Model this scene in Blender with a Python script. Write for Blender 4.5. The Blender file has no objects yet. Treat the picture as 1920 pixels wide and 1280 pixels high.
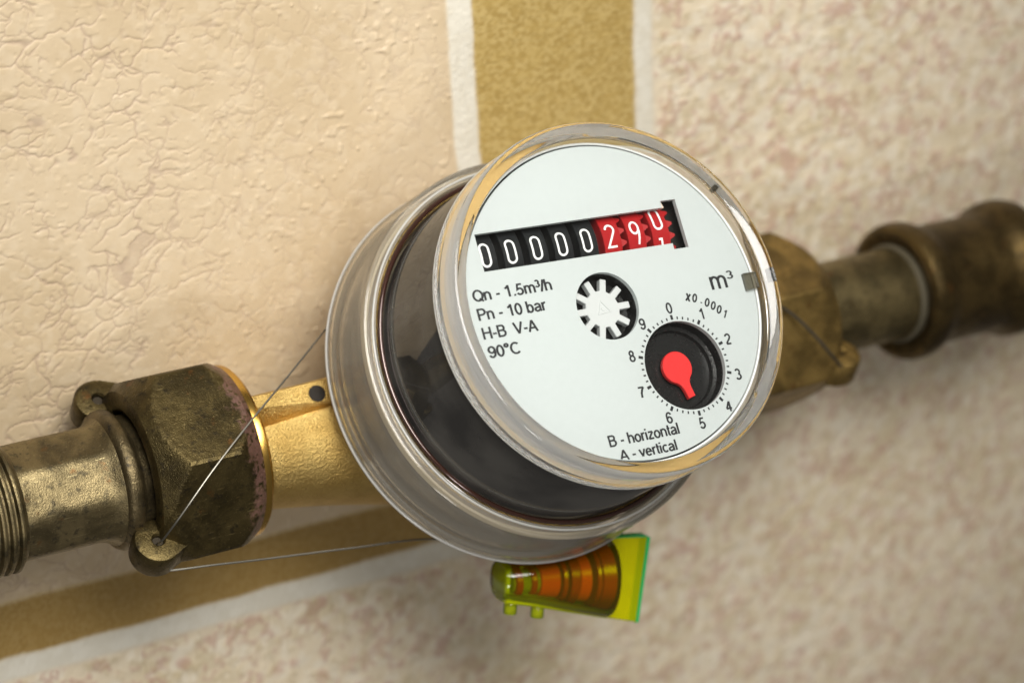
import bpy, bmesh, math
import numpy as np
from mathutils import Vector, Matrix
from math import sin, cos, pi, radians

S = 0.001                                  # model in millimetres, scene in metres
TILT = radians(-40)                        # the meter is turned 40 degrees up about the pipe
RX = Matrix.Rotation(TILT, 4, 'X')
scene = bpy.context.scene
COL = scene.collection

# ------------------------------------------------------------------ camera
cam_d = bpy.data.cameras.new('camera'); cam = bpy.data.objects.new('camera', cam_d); COL.objects.link(cam)
right = Vector((0.8561112, -0.41723009, -0.304947))
down = Vector((-0.1954787, 0.28479417, -0.93844571))
fwd = Vector((0.47839491, 0.86302453, 0.16225588))
m = Matrix((right, -down, -fwd)).transposed().to_4x4()
m.translation = Vector((-218.8393, -416.6262, -69.40025)) * S
cam.matrix_world = RX @ m
cam_d.sensor_width = 36; cam_d.sensor_fit = 'HORIZONTAL'
cam_d.lens = 4292.642 / 1920 * 36
cam_d.clip_start = 0.01; cam_d.clip_end = 20
cam_d.dof.use_dof = True; cam_d.dof.focus_distance = 0.421; cam_d.dof.aperture_fstop = 12.5
cam_d.dof.aperture_blades = 0
scene.camera = cam

# ------------------------------------------------------------------ light
world = bpy.data.worlds.new('World'); scene.world = world; world.use_nodes = True
bg = world.node_tree.nodes['Background']
bg.inputs[0].default_value = (1.0, 0.93, 0.83, 1); bg.inputs[1].default_value = 0.11

def area(name, loc, target, size, power, color):
    d = bpy.data.lights.new(name, 'AREA'); d.shape = 'DISK'; d.size = size; d.energy = power; d.color = color
    o = bpy.data.objects.new(name, d); COL.objects.link(o)
    o.location = loc
    o.rotation_euler = (Vector(target) - Vector(loc)).to_track_quat('-Z', 'Y').to_euler()
    return o
key = area('key_lamp', (-0.08, -0.31, 0.37), (-0.01, 0.0, 0.03), 0.30, 0.71, (1.0, 0.97, 0.92))
key.data.spread = radians(72)
area('front_lamp', (-0.34, -0.58, -0.05), (0.0, 0.0, 0.0), 0.12, 0.85, (1.0, 0.98, 0.96))
scene.view_settings.view_transform = 'Standard'; scene.view_settings.look = 'None'
scene.view_settings.exposure = 0.0; scene.view_settings.gamma = 1.0
scene.view_settings.use_curve_mapping = False
cy = scene.cycles
cy.use_denoising = True; cy.max_bounces = 14; cy.transmission_bounces = 12; cy.glossy_bounces = 8
cy.transparent_max_bounces = 24; cy.diffuse_bounces = 5; cy.blur_glossy = 0.6; cy.sample_clamp_indirect = 6.0

# ------------------------------------------------------------------ material helpers
def mat(name):
    M = bpy.data.materials.new(name); M.use_nodes = True
    nt = M.node_tree; nt.nodes.clear()
    out = nt.nodes.new('ShaderNodeOutputMaterial')
    return M, nt, out
class NG:
    """small node-graph helper"""
    def __init__(s, nt): s.nt = nt
    def n(s, t, **kw):
        x = s.nt.nodes.new(t)
        for k, v in kw.items(): setattr(x, k, v)
        return x
    def lk(s, a, b): s.nt.links.new(a, b)
    def val(s, sock, v):
        if isinstance(v, bpy.types.NodeSocket): s.lk(v, sock)
        else: sock.default_value = v
    def math(s, op, a, b=0.0, c=0.0, clamp=False):
        x = s.n('ShaderNodeMath', operation=op); x.use_clamp = clamp
        s.val(x.inputs[0], a); s.val(x.inputs[1], b); s.val(x.inputs[2], c)
        return x.outputs[0]
    def step(s, v, lo, hi, a=0.0, b=1.0):
        x = s.n('ShaderNodeMapRange', interpolation_type='SMOOTHSTEP')
        s.val(x.inputs[0], v); s.val(x.inputs[1], lo); s.val(x.inputs[2], hi); s.val(x.inputs[3], a); s.val(x.inputs[4], b)
        return x.outputs[0]
    def mix(s, f, a, b, mode='MIX'):
        x = s.n('ShaderNodeMix', data_type='RGBA', blend_type=mode)
        s.val(x.inputs[0], f)
        for i, v in ((6, a), (7, b)):
            if isinstance(v, bpy.types.NodeSocket): s.lk(v, x.inputs[i])
            else: x.inputs[i].default_value = (*v[:3], 1)
        return x.outputs[2]
    def coords(s, scale=1000.0, rot=(0, 0, 0), sc=None):
        tc = s.n('ShaderNodeTexCoord'); mp = s.n('ShaderNodeMapping')
        s.lk(tc.outputs['Object'], mp.inputs[0])
        mp.inputs['Rotation'].default_value = rot
        mp.inputs['Scale'].default_value = sc or (scale,) * 3
        return mp.outputs[0]
    def noise(s, vec, scale, detail=3.0, rough=0.55, dist=0.0):
        x = s.n('ShaderNodeTexNoise'); s.lk(vec, x.inputs['Vector'])
        x.inputs['Scale'].default_value = scale; x.inputs['Detail'].default_value = detail
        x.inputs['Roughness'].default_value = rough; x.inputs['Distortion'].default_value = dist
        return x.outputs['Fac'], x.outputs['Color']
    def voro(s, vec, scale, feature='DISTANCE_TO_EDGE', rnd=1.0):
        x = s.n('ShaderNodeTexVoronoi', feature=feature); s.lk(vec, x.inputs['Vector'])
        x.inputs['Scale'].default_value = scale; x.inputs['Randomness'].default_value = rnd
        return x.outputs['Distance']
    def bump(s, h, strength, dist, normal=None):
        x = s.n('ShaderNodeBump'); s.lk(h, x.inputs['Height'])
        x.inputs['Strength'].default_value = strength; x.inputs['Distance'].default_value = dist
        if normal is not None: s.lk(normal, x.inputs['Normal'])
        return x.outputs[0]
    def pbsdf(s, **kw):
        b = s.n('ShaderNodeBsdfPrincipled')
        for k, v in kw.items():
            i = b.inputs[k]
            if isinstance(v, bpy.types.NodeSocket): s.lk(v, i)
            elif isinstance(v, tuple) and len(v) == 3 and i.type == 'RGBA': i.default_value = (*v, 1)
            else: i.default_value = v
        return b

def simple(name, color, rough=0.5, metal=0.0, grain=0.0, gscale=2.0, dust=0.0, **kw):
    M, nt, out = mat(name); g = NG(nt)
    co = g.coords()
    f, _ = g.noise(co, 0.7, 4)
    c = g.mix(g.math('MULTIPLY', f, 0.25), color, tuple(v * 0.72 for v in color))
    if dust:
        d, _ = g.noise(co, 5.0, 2)
        c = g.mix(g.step(d, 0.66, 0.74, 0, dust), c, (0.75, 0.74, 0.7))
    f2, _ = g.noise(co, 1.6, 4)
    r = g.math('MULTIPLY_ADD', f2, 0.25 * rough, rough * 0.88)
    b = g.pbsdf(**{'Base Color': c, 'Roughness': r, 'Metallic': metal}, **kw)
    if grain:
        h, _ = g.noise(co, gscale, 3)
        g.lk(g.bump(h, 1.0, grain * S), b.inputs['Normal'])
    g.lk(b.outputs[0], out.inputs[0])
    return M

def old_brass(name, base=(0.155, 0.118, 0.05), dark=(0.035, 0.028, 0.015), pinkx=None, rough=0.42, bright=(0.5, 0.39, 0.17), metal=0.85):
    M, nt, out = mat(name); g = NG(nt); co = g.coords()
    n1, _ = g.noise(co, 0.12, 5, 0.6, 0.4)
    n2, _ = g.noise(co, 0.55, 5, 0.65)
    n3, _ = g.noise(co, 3.2, 3, 0.6)
    c = g.mix(g.step(n1, 0.36, 0.64), base, tuple(v * 0.45 for v in base))
    c = g.mix(g.step(n2, 0.53, 0.68, 0, 0.8), c, dark)
    sx, _ = g.noise(g.coords(sc=(260, 2600, 2600), rot=(0, 0.25, 0.15)), 1.0, 2)
    c = g.mix(g.step(sx, 0.68, 0.74, 0, 0.35), c, bright)
    c = g.mix(g.step(n3, 0.63, 0.76, 0, 0.55), c, bright)                       # worn bright flecks
    rust, _ = g.noise(co, 0.22, 4, 0.6)
    c = g.mix(g.step(rust, 0.62, 0.72, 0, 0.6), c, (0.16, 0.07, 0.02))
    met = g.math('ADD', metal, 0.0)
    if pinkx is not None:
        sep = g.n('ShaderNodeSeparateXYZ'); g.lk(co, sep.inputs[0])
        pn, _ = g.noise(co, 0.33, 5, 0.6)
        x = g.math('MULTIPLY_ADD', pn, 9.0, sep.outputs[0])
        pm = g.step(x, pinkx + 4.4, pinkx + 6.0, 0, 0.85)
        blot, _ = g.noise(co, 0.9, 4)
        pm = g.math('MULTIPLY', pm, g.step(blot, 0.36, 0.56))
        pk = g.mix(g.step(blot, 0.45, 0.6), (0.25, 0.125, 0.105), (0.13, 0.065, 0.05))
        c = g.mix(pm, c, pk)
        met = g.math('MULTIPLY_ADD', pm, -0.55, metal)
    r = g.math('MULTIPLY_ADD', n2, 0.5, rough - 0.22)
    b = g.pbsdf(**{'Base Color': c, 'Roughness': r, 'Metallic': met})
    n4, _ = g.noise(co, 6.5, 2, 0.6)
    hh = g.math('ADD', g.math('MULTIPLY', n2, 0.4), g.math('MULTIPLY_ADD', n3, 0.26, g.math('MULTIPLY', n4, 0.10)))
    g.lk(g.bump(hh, 1.0, 0.34 * S), b.inputs['Normal'])
    g.lk(b.outputs[0], out.inputs[0])
    return M

def register_plastic():
    M, nt, out = mat('smoked_register'); g = NG(nt); co = g.coords()
    st, _ = g.noise(co, 0.06, 3, 0.5); sp, _ = g.noise(co, 4.0, 2)
    sr, _ = g.noise(g.coords(sc=(900, 60, 900), rot=(0.3, 0.5, 0.2)), 1.0, 2, 0.5)
    c = g.mix(g.step(st, 0.35, 0.65), (0.022, 0.021, 0.020), (0.060, 0.057, 0.052))
    c = g.mix(g.step(sp, 0.72, 0.78, 0, 0.3), c, (0.5, 0.48, 0.42))
    c = g.mix(g.step(sr, 0.74, 0.80, 0, 0.10), c, (0.5, 0.48, 0.42))
    b = g.pbsdf(**{'Base Color': c, 'Roughness': 0.04, 'IOR': 1.8})
    g.lk(b.outputs[0], out.inputs[0])
    return M

def cast_brass(name):
    M, nt, out = mat(name); g = NG(nt); co = g.coords()
    n1, _ = g.noise(co, 0.15, 4)
    n2, _ = g.noise(co, 2.6, 3, 0.6)
    c = g.mix(g.step(n1, 0.35, 0.7), (0.60, 0.42, 0.145), (0.50, 0.33, 0.10))
    c = g.mix(g.step(n2, 0.6, 0.75, 0, 0.35), c, (0.24, 0.15, 0.04))
    b = g.pbsdf(**{'Base Color': c, 'Roughness': 0.41, 'Metallic': 0.98})
    g.lk(g.bump(n2, 1.0, 0.32 * S), b.inputs['Normal'])
    g.lk(b.outputs[0], out.inputs[0])
    return M

def glass(name, color=(1, 1, 1), rough=0.0, ior=1.49, grain=0.0):
    M, nt, out = mat(name); g = NG(nt); co = g.coords()
    b = g.pbsdf(**{'Base Color': color, 'Roughness': rough, 'IOR': ior, 'Transmission Weight': 1.0})
    if grain:
        h, _ = g.noise(co, 0.9, 3)
        g.lk(g.bump(h, 1.0, grain * S), b.inputs['Normal'])
    g.lk(b.outputs[0], out.inputs[0])
    return M

def thin_clear(name, tint=(1, 1, 1), haze=0.0, hazecol=(0.8, 0.8, 0.76), rough=0.02, gloss=1.0, dust=0.0):
    """thin clear plastic: straight-through light, Fresnel reflection and a little milky scatter"""
    M, nt, out = mat(name); g = NG(nt); co = g.coords()
    tr = g.n('ShaderNodeBsdfTransparent'); tr.inputs[0].default_value = (*tint, 1)
    gl = g.n('ShaderNodeBsdfGlossy'); gl.inputs['Roughness'].default_value = rough
    df = g.n('ShaderNodeBsdfDiffuse'); df.inputs[0].default_value = (*hazecol, 1)
    tl = g.n('ShaderNodeBsdfTranslucent'); tl.inputs[0].default_value = (*hazecol, 1)
    sc = g.n('ShaderNodeMixShader'); sc.inputs[0].default_value = 0.5
    g.lk(df.outputs[0], sc.inputs[1]); g.lk(tl.outputs[0], sc.inputs[2])
    m1 = g.n('ShaderNodeMixShader')
    hz = haze
    if dust:
        d, _ = g.noise(co, 3.0, 3)
        hz = g.math('ADD', haze, g.step(d, 0.68, 0.78, 0, dust))
    g.val(m1.inputs[0], hz)
    g.lk(tr.outputs[0], m1.inputs[1]); g.lk(sc.outputs[0], m1.inputs[2])
    fr = g.n('ShaderNodeFresnel'); fr.inputs[0].default_value = 1.45
    m2 = g.n('ShaderNodeMixShader'); g.lk(g.math('MULTIPLY', fr.outputs[0], gloss), m2.inputs[0])
    g.lk(m1.outputs[0], m2.inputs[1]); g.lk(gl.outputs[0], m2.inputs[2])
    g.lk(m2.outputs[0], out.inputs[0])
    return M

# ------------------------------------------------------------------ object helpers
# model space: X along the pipe, h out of the wall side (towards the dial), z across; millimetres
def P(X, h, z): return Vector((X, -h, z))
def smooth(me, ang=35):
    for p in me.polygons: p.use_smooth = True
    me.set_sharp_from_angle(angle=radians(ang))
def to_obj(name, verts, faces, material, origin=(0, 0, 0), parent=None, ang=35, flat=False, weld=False):
    o3 = P(*origin)
    me = bpy.data.meshes.new(name)
    me.from_pydata([((v - o3) * S)[:] for v in verts], [], faces)
    bm = bmesh.new(); bm.from_mesh(me)
    if weld: bmesh.ops.remove_doubles(bm, verts=bm.verts, dist=1e-6)
    bmesh.ops.recalc_face_normals(bm, faces=bm.faces); bm.to_mesh(me); bm.free()
    if not flat: smooth(me, ang)
    me.materials.append(material)
    o = bpy.data.objects.new(name, me); COL.objects.link(o)
    if parent: o.parent = parent
    else:
        o.rotation_euler = (TILT, 0, 0); o.location = (RX @ (o3 * S).to_4d()).to_3d()
    return o
def thing(name, label, cat, origin, group=None):
    o = bpy.data.objects.new(name, None); COL.objects.link(o)
    o.empty_display_size = 0.01
    o.rotation_euler = (TILT, 0, 0); o.location = (RX @ (P(*origin) * S).to_4d()).to_3d()
    tag(o, label, cat, group)
    return o
def tag(o, label, cat, group=None):
    o['label'] = label; o['category'] = cat
    if group: o['group'] = group
def lathe(prof, org, axis, n=96, closed=False, u=None, ends=True):
    """revolve (r, a) points about axis through org"""
    axis = axis.normalized()
    u = (u or (Vector((0, 0, 1)) if abs(axis.z) < 0.9 else Vector((1, 0, 0))))
    u = (u - axis * u.dot(axis)).normalized(); w = axis.cross(u)
    V, F = [], []
    k = len(prof)
    for i in range(n):
        t = 2 * pi * i / n; d = u * cos(t) + w * sin(t)
        for r, a in prof: V.append(org + axis * a + d * r)
    rng = k if closed else k - 1
    for i in range(n):
        j = (i + 1) % n
        for q in range(rng):
            q2 = (q + 1) % k
            F.append((i * k + q, i * k + q2, j * k + q2, j * k + q))
    if not closed and ends:
        for q in (0, k - 1):
            if prof[q][0] > 1e-6: F.append(tuple(i * k + q for i in range(n)))
    return V, F
def loft(rings, closed_ring=True, caps=True):
    V, F = [], []
    n = len(rings[0])
    for r in rings: V += r
    for i in range(len(rings) - 1):
        for j in range(n if closed_ring else n - 1):
            j2 = (j + 1) % n
            F.append((i * n + j, i * n + j2, (i + 1) * n + j2, (i + 1) * n + j))
    if caps:
        F.append(tuple(range(n))); F.append(tuple((len(rings) - 1) * n + j for j in range(n)))
    return V, F
def join(*vf):
    V, F = [], []
    for v, f in vf:
        k = len(V); V += v; F += [tuple(i + k for i in t) for t in f]
    return V, F
def catmull(pts, sub=8):
    pts = [Vector(p) for p in pts]; out = []
    for i in range(len(pts) - 1):
        p0 = pts[max(i - 1, 0)]; p1 = pts[i]; p2 = pts[i + 1]; p3 = pts[min(i + 2, len(pts) - 1)]
        for s in range(sub):
            t = s / sub
            out.append(0.5 * ((2 * p1) + (p2 - p0) * t + (2 * p0 - 5 * p1 + 4 * p2 - p3) * t * t + (3 * p1 - p0 - 3 * p2 + p3) * t ** 3))
    out.append(pts[-1]); return out
def tube(pts, r, n=10):
    rings = []; prev = None
    for i, p in enumerate(pts):
        t = (pts[min(i + 1, len(pts) - 1)] - pts[max(i - 1, 0)]).normalized()
        u = prev if prev is not None else (Vector((0, 0, 1)) if abs(t.z) < 0.9 else Vector((1, 0, 0)))
        u = (u - t * u.dot(t)).normalized(); prev = u; w = t.cross(u)
        rings.append([p + (u * cos(a) + w * sin(a)) * r for a in [2 * pi * k / n for k in range(n)]])
    return loft(rings)
def prism(poly, fn, a, b, bevel=0.0):
    """poly: 2-D outline; fn(u, v, w) -> model point; extruded w from a to b (bevel shrinks towards b)"""
    n = len(poly)
    cx = sum(p[0] for p in poly) / n; cyy = sum(p[1] for p in poly) / n
    def off(k):
        if not k: return poly
        q = []
        for i in range(n):
            p0, p1, p2 = Vector(poly[i - 1]), Vector(poly[i]), Vector(poly[(i + 1) % n])
            d1 = (p1 - p0).normalized(); d2 = (p2 - p1).normalized()
            nn = Vector((-(d1.y + d2.y), d1.x + d2.x))
            nn = nn.normalized() if nn.length > 1e-6 else Vector((-d1.y, d1.x))
            q.append((p1.x + nn.x * k, p1.y + nn.y * k))
        return q
    area2 = sum(poly[i][0] * poly[(i + 1) % n][1] - poly[(i + 1) % n][0] * poly[i][1] for i in range(n))
    sg = 1 if area2 > 0 else -1
    rings = [[fn(u, v, a) for u, v in poly]]
    if bevel:
        rings.append([fn(u, v, b - bevel) for u, v in poly]); rings.append([fn(u, v, b) for u, v in off(sg * bevel)])
    else: rings.append([fn(u, v, b) for u, v in poly])
    return loft(rings)

# ------------------------------------------------------------------ wall (papered)
# The embossed paper is a real height field; the printed fields are stored as masks on its vertices.
rng = np.random.default_rng(7)
def vnoise(x, z, scale, seed):
    r = np.random.default_rng(seed); T = r.random((256, 256)).astype(np.float32)
    X, Z = x * scale + 1000.3, z * scale + 1000.7
    xi, zi = np.floor(X).astype(int), np.floor(Z).astype(int); fx, fz = X - xi, Z - zi
    fx = fx * fx * (3 - 2 * fx); fz = fz * fz * (3 - 2 * fz)
    x0, x1, z0, z1 = xi % 256, (xi + 1) % 256, zi % 256, (zi + 1) % 256
    return (T[z0, x0] * (1 - fx) + T[z0, x1] * fx) * (1 - fz) + (T[z1, x0] * (1 - fx) + T[z1, x1] * fx) * fz
def fbm(x, z, scale, seed, octv=3):
    a, t, w = 0.0, 0.0, 1.0
    for k in range(octv): a = a + w * vnoise(x, z, scale * 2 ** k, seed + 11 * k); t += w; w *= 0.5
    return a / t
def sstep(v, lo, hi):
    t = np.clip((v - lo) / (hi - lo), 0, 1); return t * t * (3 - 2 * t)
def cells(x, z, size, seed):
    """distance to the nearest cell border of a jittered lattice, in mm"""
    r = np.random.default_rng(seed); J = r.random((2, 256, 256)).astype(np.float32)
    X, Z = x / size + 500, z / size + 500
    xi, zi = np.floor(X).astype(int), np.floor(Z).astype(int)
    f1 = np.full(x.shape, 9.0, np.float32); f2 = f1.copy()
    for dx in (-1, 0, 1):
        for dz in (-1, 0, 1):
            cx, cz = xi + dx, zi + dz
            px = cx + J[0, cz % 256, cx % 256]; pz = cz + J[1, cz % 256, cx % 256]
            d = np.hypot(px - X, pz - Z).astype(np.float32)
            f2 = np.where(d < f1, f1, np.minimum(f2, d)); f1 = np.minimum(f1, d)
    return (f2 - f1) * size * 0.5
def build_wall():
    xs = np.concatenate([np.arange(-112, 12, 0.22), np.arange(12, 228, 0.6)])
    zs = np.concatenate([np.arange(-178, -42, 0.5), np.arange(-42, 118, 0.22)])
    x, z = np.meshgrid(xs, zs); nz, nx = x.shape
    w = (fbm(x, z, 0.12, 1, 2) - .5) * 0.8 + (vnoise(x, z, 1.1, 5) - .5) * 0.16
    zz = 77 - z
    drift = np.minimum(0.055 * zz + 0.0011 * zz * zz, 11.0)
    xv = x - drift + w; zb = z + w
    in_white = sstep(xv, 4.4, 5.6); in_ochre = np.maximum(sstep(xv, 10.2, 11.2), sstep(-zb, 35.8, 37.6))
    white2 = np.maximum(sstep(xv, 49.8, 51), sstep(-zb, 49.3, 50.6)); pink = np.maximum(sstep(xv, 54.2, 56), sstep(-zb, 54.4, 56.2))
    # code the print as two masks: ochre and white; what is neither is beige (left) or pink (right, below)
    ochre = in_ochre * (1 - white2) * (1 - pink)
    white = np.maximum(in_white * (1 - in_ochre), white2) * (1 - pink)
    # creases of the beige field
    wx = x + (fbm(x, z, 0.08, 21, 4) - .5) * 12 + (vnoise(x, z, .9, 3) - .5) * .9
    wz = z + (fbm(x, z, 0.08, 22, 4) - .5) * 10 + (vnoise(x, z, .9, 4) - .5) * .9
    c1 = cells(wx * 0.8 + wz * .25, wz * 1.15 - wx * .3, 5.8, 31); c2 = cells(wx, wz, 2.9, 32); c3 = cells(wx * .8, wz * 1.2, 10.0, 33)
    k1 = sstep(fbm(x, z, 0.16, 41, 3), .44, .62); k2 = sstep(fbm(x, z, 0.22, 42, 3), .48, .64); k3 = sstep(fbm(x, z, 0.08, 43, 3), .40, .58)
    g = lambda d, s: np.exp(-(d / s) ** 2)
    crease = np.maximum.reduce([g(c1, .15) * k1, g(c2, .14) * k2 * .8, g(c3, .17) * k3])
    soft = np.maximum.reduce([g(c1, .7) * k1, g(c2, .6) * k2 * .6, g(c3, .8) * k3])
    pim = sstep(vnoise(x, z, 0.75, 51), .72, .95) * sstep(fbm(x, z, .05, 52, 2), .30, .55)
    pit = sstep(vnoise(x, z, 0.9, 54), .84, .97)
    fine = fbm(x, z, 1.3, 61, 2) - .5; mid = fbm(x, z, .35, 62, 3) - .5
    amp = 0.45 + 0.75 * sstep(-x, 25, 70) * (0.5 + fbm(x, z, .035, 57, 2)); pam = 0.6 + 1.0 * sstep(x, -60, -15)
    crease = crease * np.clip(amp, .3, 1.15)
    h_beige = -0.17 * crease - 0.045 * soft * amp + 0.15 * pim * pam - 0.10 * pit + 0.05 * fine + 0.06 * mid
    # worms of the pink field
    qx = x + (fbm(x, z, .3, 71, 3) - .5) * 6; qz = z + (fbm(x, z, .3, 72, 3) - .5) * 6
    d1 = cells(qx, qz, 3.3, 73); d2 = cells(qx, qz, 2.5, 74)
    worm = g(d1, .5) * sstep(fbm(x, z, .36, 75, 2), .46, .62)
    worm2 = g(d2, .42) * sstep(fbm(x, z, .4, 76, 2), .50, .64)
    h_pink = 0.16 * np.maximum(worm, worm2) + 0.42 * mid + 0.06 * fine
    h_och = 0.16 * fine + 0.04 * mid
    flat = np.clip(ochre + white, 0, 1)
    h = (h_beige * (1 - pink) + h_pink * pink) * (1 - flat) + h_och * flat + 0.04 * white
    co = np.empty((nz * nx, 3), np.float32)
    co[:, 0] = x.ravel(); co[:, 1] = -h.ravel(); co[:, 2] = z.ravel(); co *= S
    i = np.arange(nz * nx).reshape(nz, nx)
    q = np.stack([i[:-1, :-1], i[:-1, 1:], i[1:, 1:], i[1:, :-1]], -1).reshape(-1, 4)
    # close the slab: a back rectangle and a skirt
    b0 = len(co)
    back = np.array([[xs[0], 12, zs[0]], [xs[-1], 12, zs[0]], [xs[-1], 12, zs[-1]], [xs[0], 12, zs[-1]]], np.float32) * S
    co = np.vstack([co, back])
    me = bpy.data.meshes.new('wall')
    nq = len(q)
    me.vertices.add(len(co)); me.vertices.foreach_set('co', co.ravel())
    rims = [list(i[0, ::-1]) + [b0, b0 + 1], list(i[::-1, -1]) + [b0 + 1, b0 + 2], list(i[-1, :]) + [b0 + 2, b0 + 3], list(i[:, 0]) + [b0 + 3, b0], [b0, b0 + 3, b0 + 2, b0 + 1]]
    loops = np.concatenate([q.ravel()] + [np.array(r) for r in rims]).astype(np.int32)
    starts = list(range(0, nq * 4, 4)); p = nq * 4
    for r in rims: starts.append(p); p += len(r)
    me.loops.add(len(loops)); me.loops.foreach_set('vertex_index', loops)
    me.polygons.add(len(starts)); me.polygons.foreach_set('loop_start', np.array(starts, np.int32))
    sm = np.ones(len(starts), bool); sm[nq:] = False
    me.polygons.foreach_set('use_smooth', sm)
    me.update(calc_edges=True)
    for nm, arr in (('print_a', (ochre, white, pink)), ('print_b', (crease * (1 - pink) * (1 - flat), worm * pink, worm2 * pink)), ('print_shade', (sstep(-zb, 35.8, 37.6) * ochre, 0 * x, 0 * x)), ('print_c', (fbm(x, z, .05, 81, 3), fbm(x, z, .5, 82, 3), fbm(x, z, 2.0, 83, 2)))):
        at = me.attributes.new(nm, 'FLOAT_VECTOR', 'POINT')
        d = np.zeros((len(co), 3), np.float32)
        for c in range(3): d[:nz * nx, c] = arr[c].ravel()
        at.data.foreach_set('vector', d.ravel())
    return me
def wallpaper():
    M, nt, out = mat('wallpaper'); g = NG(nt)
    def att(n):
        a = g.n('ShaderNodeAttribute', attribute_name=n); s3 = g.n('ShaderNodeSeparateXYZ'); g.lk(a.outputs['Vector'], s3.inputs[0]); return s3.outputs
    oc, wh, pi_ = att('print_a'); cr, w1, w2 = att('print_b'); n1, n2, n3 = att('print_c'); hb = att('print_shade')[0]
    beige = g.mix(g.step(n1, 0.3, 0.7), (0.60, 0.482, 0.325), (0.545, 0.428, 0.275))
    beige = g.mix(g.step(n2, 0.45, 0.75, 0, 0.35), beige, (0.66, 0.55, 0.395))
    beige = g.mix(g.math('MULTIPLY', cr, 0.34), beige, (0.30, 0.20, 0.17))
    och = g.mix(g.step(n3, 0.35, 0.65), (0.37, 0.255, 0.08), (0.50, 0.37, 0.145))
    och = g.mix(g.step(n2, 0.4, 0.7, 0, 0.4), och, (0.44, 0.31, 0.10))
    och = g.mix(g.math('MULTIPLY', hb, 0.62), och, (0.25, 0.145, 0.04))  # lower band browner: its own print tone plus pipe shadow put into the colour
    whi = g.mix(g.step(n2, 0.35, 0.65), (0.70, 0.665, 0.57), (0.66, 0.62, 0.52))
    pk = g.mix(g.step(n1, 0.35, 0.65), (0.72, 0.62, 0.46), (0.67, 0.57, 0.40))
    pk = g.mix(g.step(n2, 0.4, 0.7, 0, 0.7), pk, (0.77, 0.70, 0.57))
    pk = g.mix(g.math('MULTIPLY', w1, 0.58), pk, (0.46, 0.25, 0.20))
    pk = g.mix(g.math('MULTIPLY', w2, 0.40), pk, (0.45, 0.35, 0.18))
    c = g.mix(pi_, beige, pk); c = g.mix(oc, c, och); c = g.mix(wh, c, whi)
    b = g.pbsdf(**{'Base Color': c, 'Roughness': 0.45, 'Specular IOR Level': 0.4})
    g.lk(b.outputs[0], out.inputs[0])
    return M
me = build_wall()
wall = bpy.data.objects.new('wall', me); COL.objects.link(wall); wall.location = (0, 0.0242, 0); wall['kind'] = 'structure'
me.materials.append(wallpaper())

# ------------------------------------------------------------------ materials
M_cast = cast_brass('cast_brass')
M_nut = old_brass('nut_brass', base=(0.105, 0.078, 0.029), dark=(0.022, 0.017, 0.009), pinkx=7.0, rough=0.36)
M_nut2 = old_brass('right_nut_brass', base=(0.34, 0.225, 0.07), dark=(0.12, 0.075, 0.02), rough=0.42, bright=(0.6, 0.44, 0.17))
M_nip = old_brass('nipple_brass', base=(0.22, 0.172, 0.085), dark=(0.06, 0.05, 0.03), rough=0.36, bright=(0.62, 0.52, 0.27))
M_coll = old_brass('collar_brass', base=(0.17, 0.13, 0.065), dark=(0.022, 0.02, 0.018), rough=0.34, bright=(0.45, 0.36, 0.18))
M_nip2 = old_brass('right_nipple_brass', base=(0.20, 0.155, 0.07), dark=(0.06, 0.045, 0.02), rough=0.42)
M_coup = old_brass('coupling_brass', base=(0.115, 0.076, 0.026), dark=(0.05, 0.035, 0.012), rough=0.4)
M_ring = simple('polished_brass', (0.62, 0.38, 0.09), 0.25, 1.0)
M_pale = simple('sealant', (0.12, 0.105, 0.07), 0.45, 0.4)
M_white = simple('dial_white', (0.505, 0.545, 0.545), 0.42, grain=0.01, gscale=4)
M_holder = simple('holder_white', (0.93, 0.94, 0.93), 0.4)
M_ivory = simple('wheel_white', (0.56, 0.58, 0.58), 0.4)
M_ink = simple('ink', (0.008, 0.008, 0.010), 0.6)
M_black = simple('black_plastic', (0.010, 0.010, 0.010), 0.28, dust=0.10)
M_drumk = simple('drum_black', (0.012, 0.013, 0.014), 0.3, dust=0.12)
M_drumr = simple('drum_red', (0.38, 0.012, 0.014), 0.3)
M_digit = simple('digit_white', (0.85, 0.86, 0.86), 0.4)
M_needle = simple('needle_red', (0.74, 0.03, 0.03), 0.38)
M_smoke = register_plastic()
M_copper = simple('copper_ring', (0.060, 0.024, 0.016), 0.14, 0.4, **{'Coat Weight': 1.0, 'Coat Roughness': 0.03})
M_wire = simple('steel_wire', (0.22, 0.21, 0.18), 0.42, 0.9)
M_wired = simple('dark_wire', (0.06, 0.05, 0.035), 0.45, 0.6)
M_cap = glass('clear_cap', (0.985, 0.985, 0.97), 0.0)
M_capglint = simple('cap_reflection_gold', (0.74, 0.50, 0.18), 0.4)
M_win = thin_clear('clear_window', (0.985, 0.99, 0.985), haze=0.0, rough=0.015, gloss=0.8, dust=0.07)
M_skirt = thin_clear('milky_skirt', (0.985, 0.975, 0.95), haze=0.24, hazecol=(0.97, 0.91, 0.78), rough=0.10)
M_brightener = simple('brightener_beige', (0.80, 0.70, 0.50), 0.35)
M_rim = thin_clear('skirt_bead', (0.95, 0.95, 0.92), haze=0.8, hazecol=(0.97, 0.97, 0.94), rough=0.06)
M_clip = thin_clear('grey_clip', (0.55, 0.52, 0.45), haze=0.35, hazecol=(0.22, 0.20, 0.15), rough=0.05)

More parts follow.
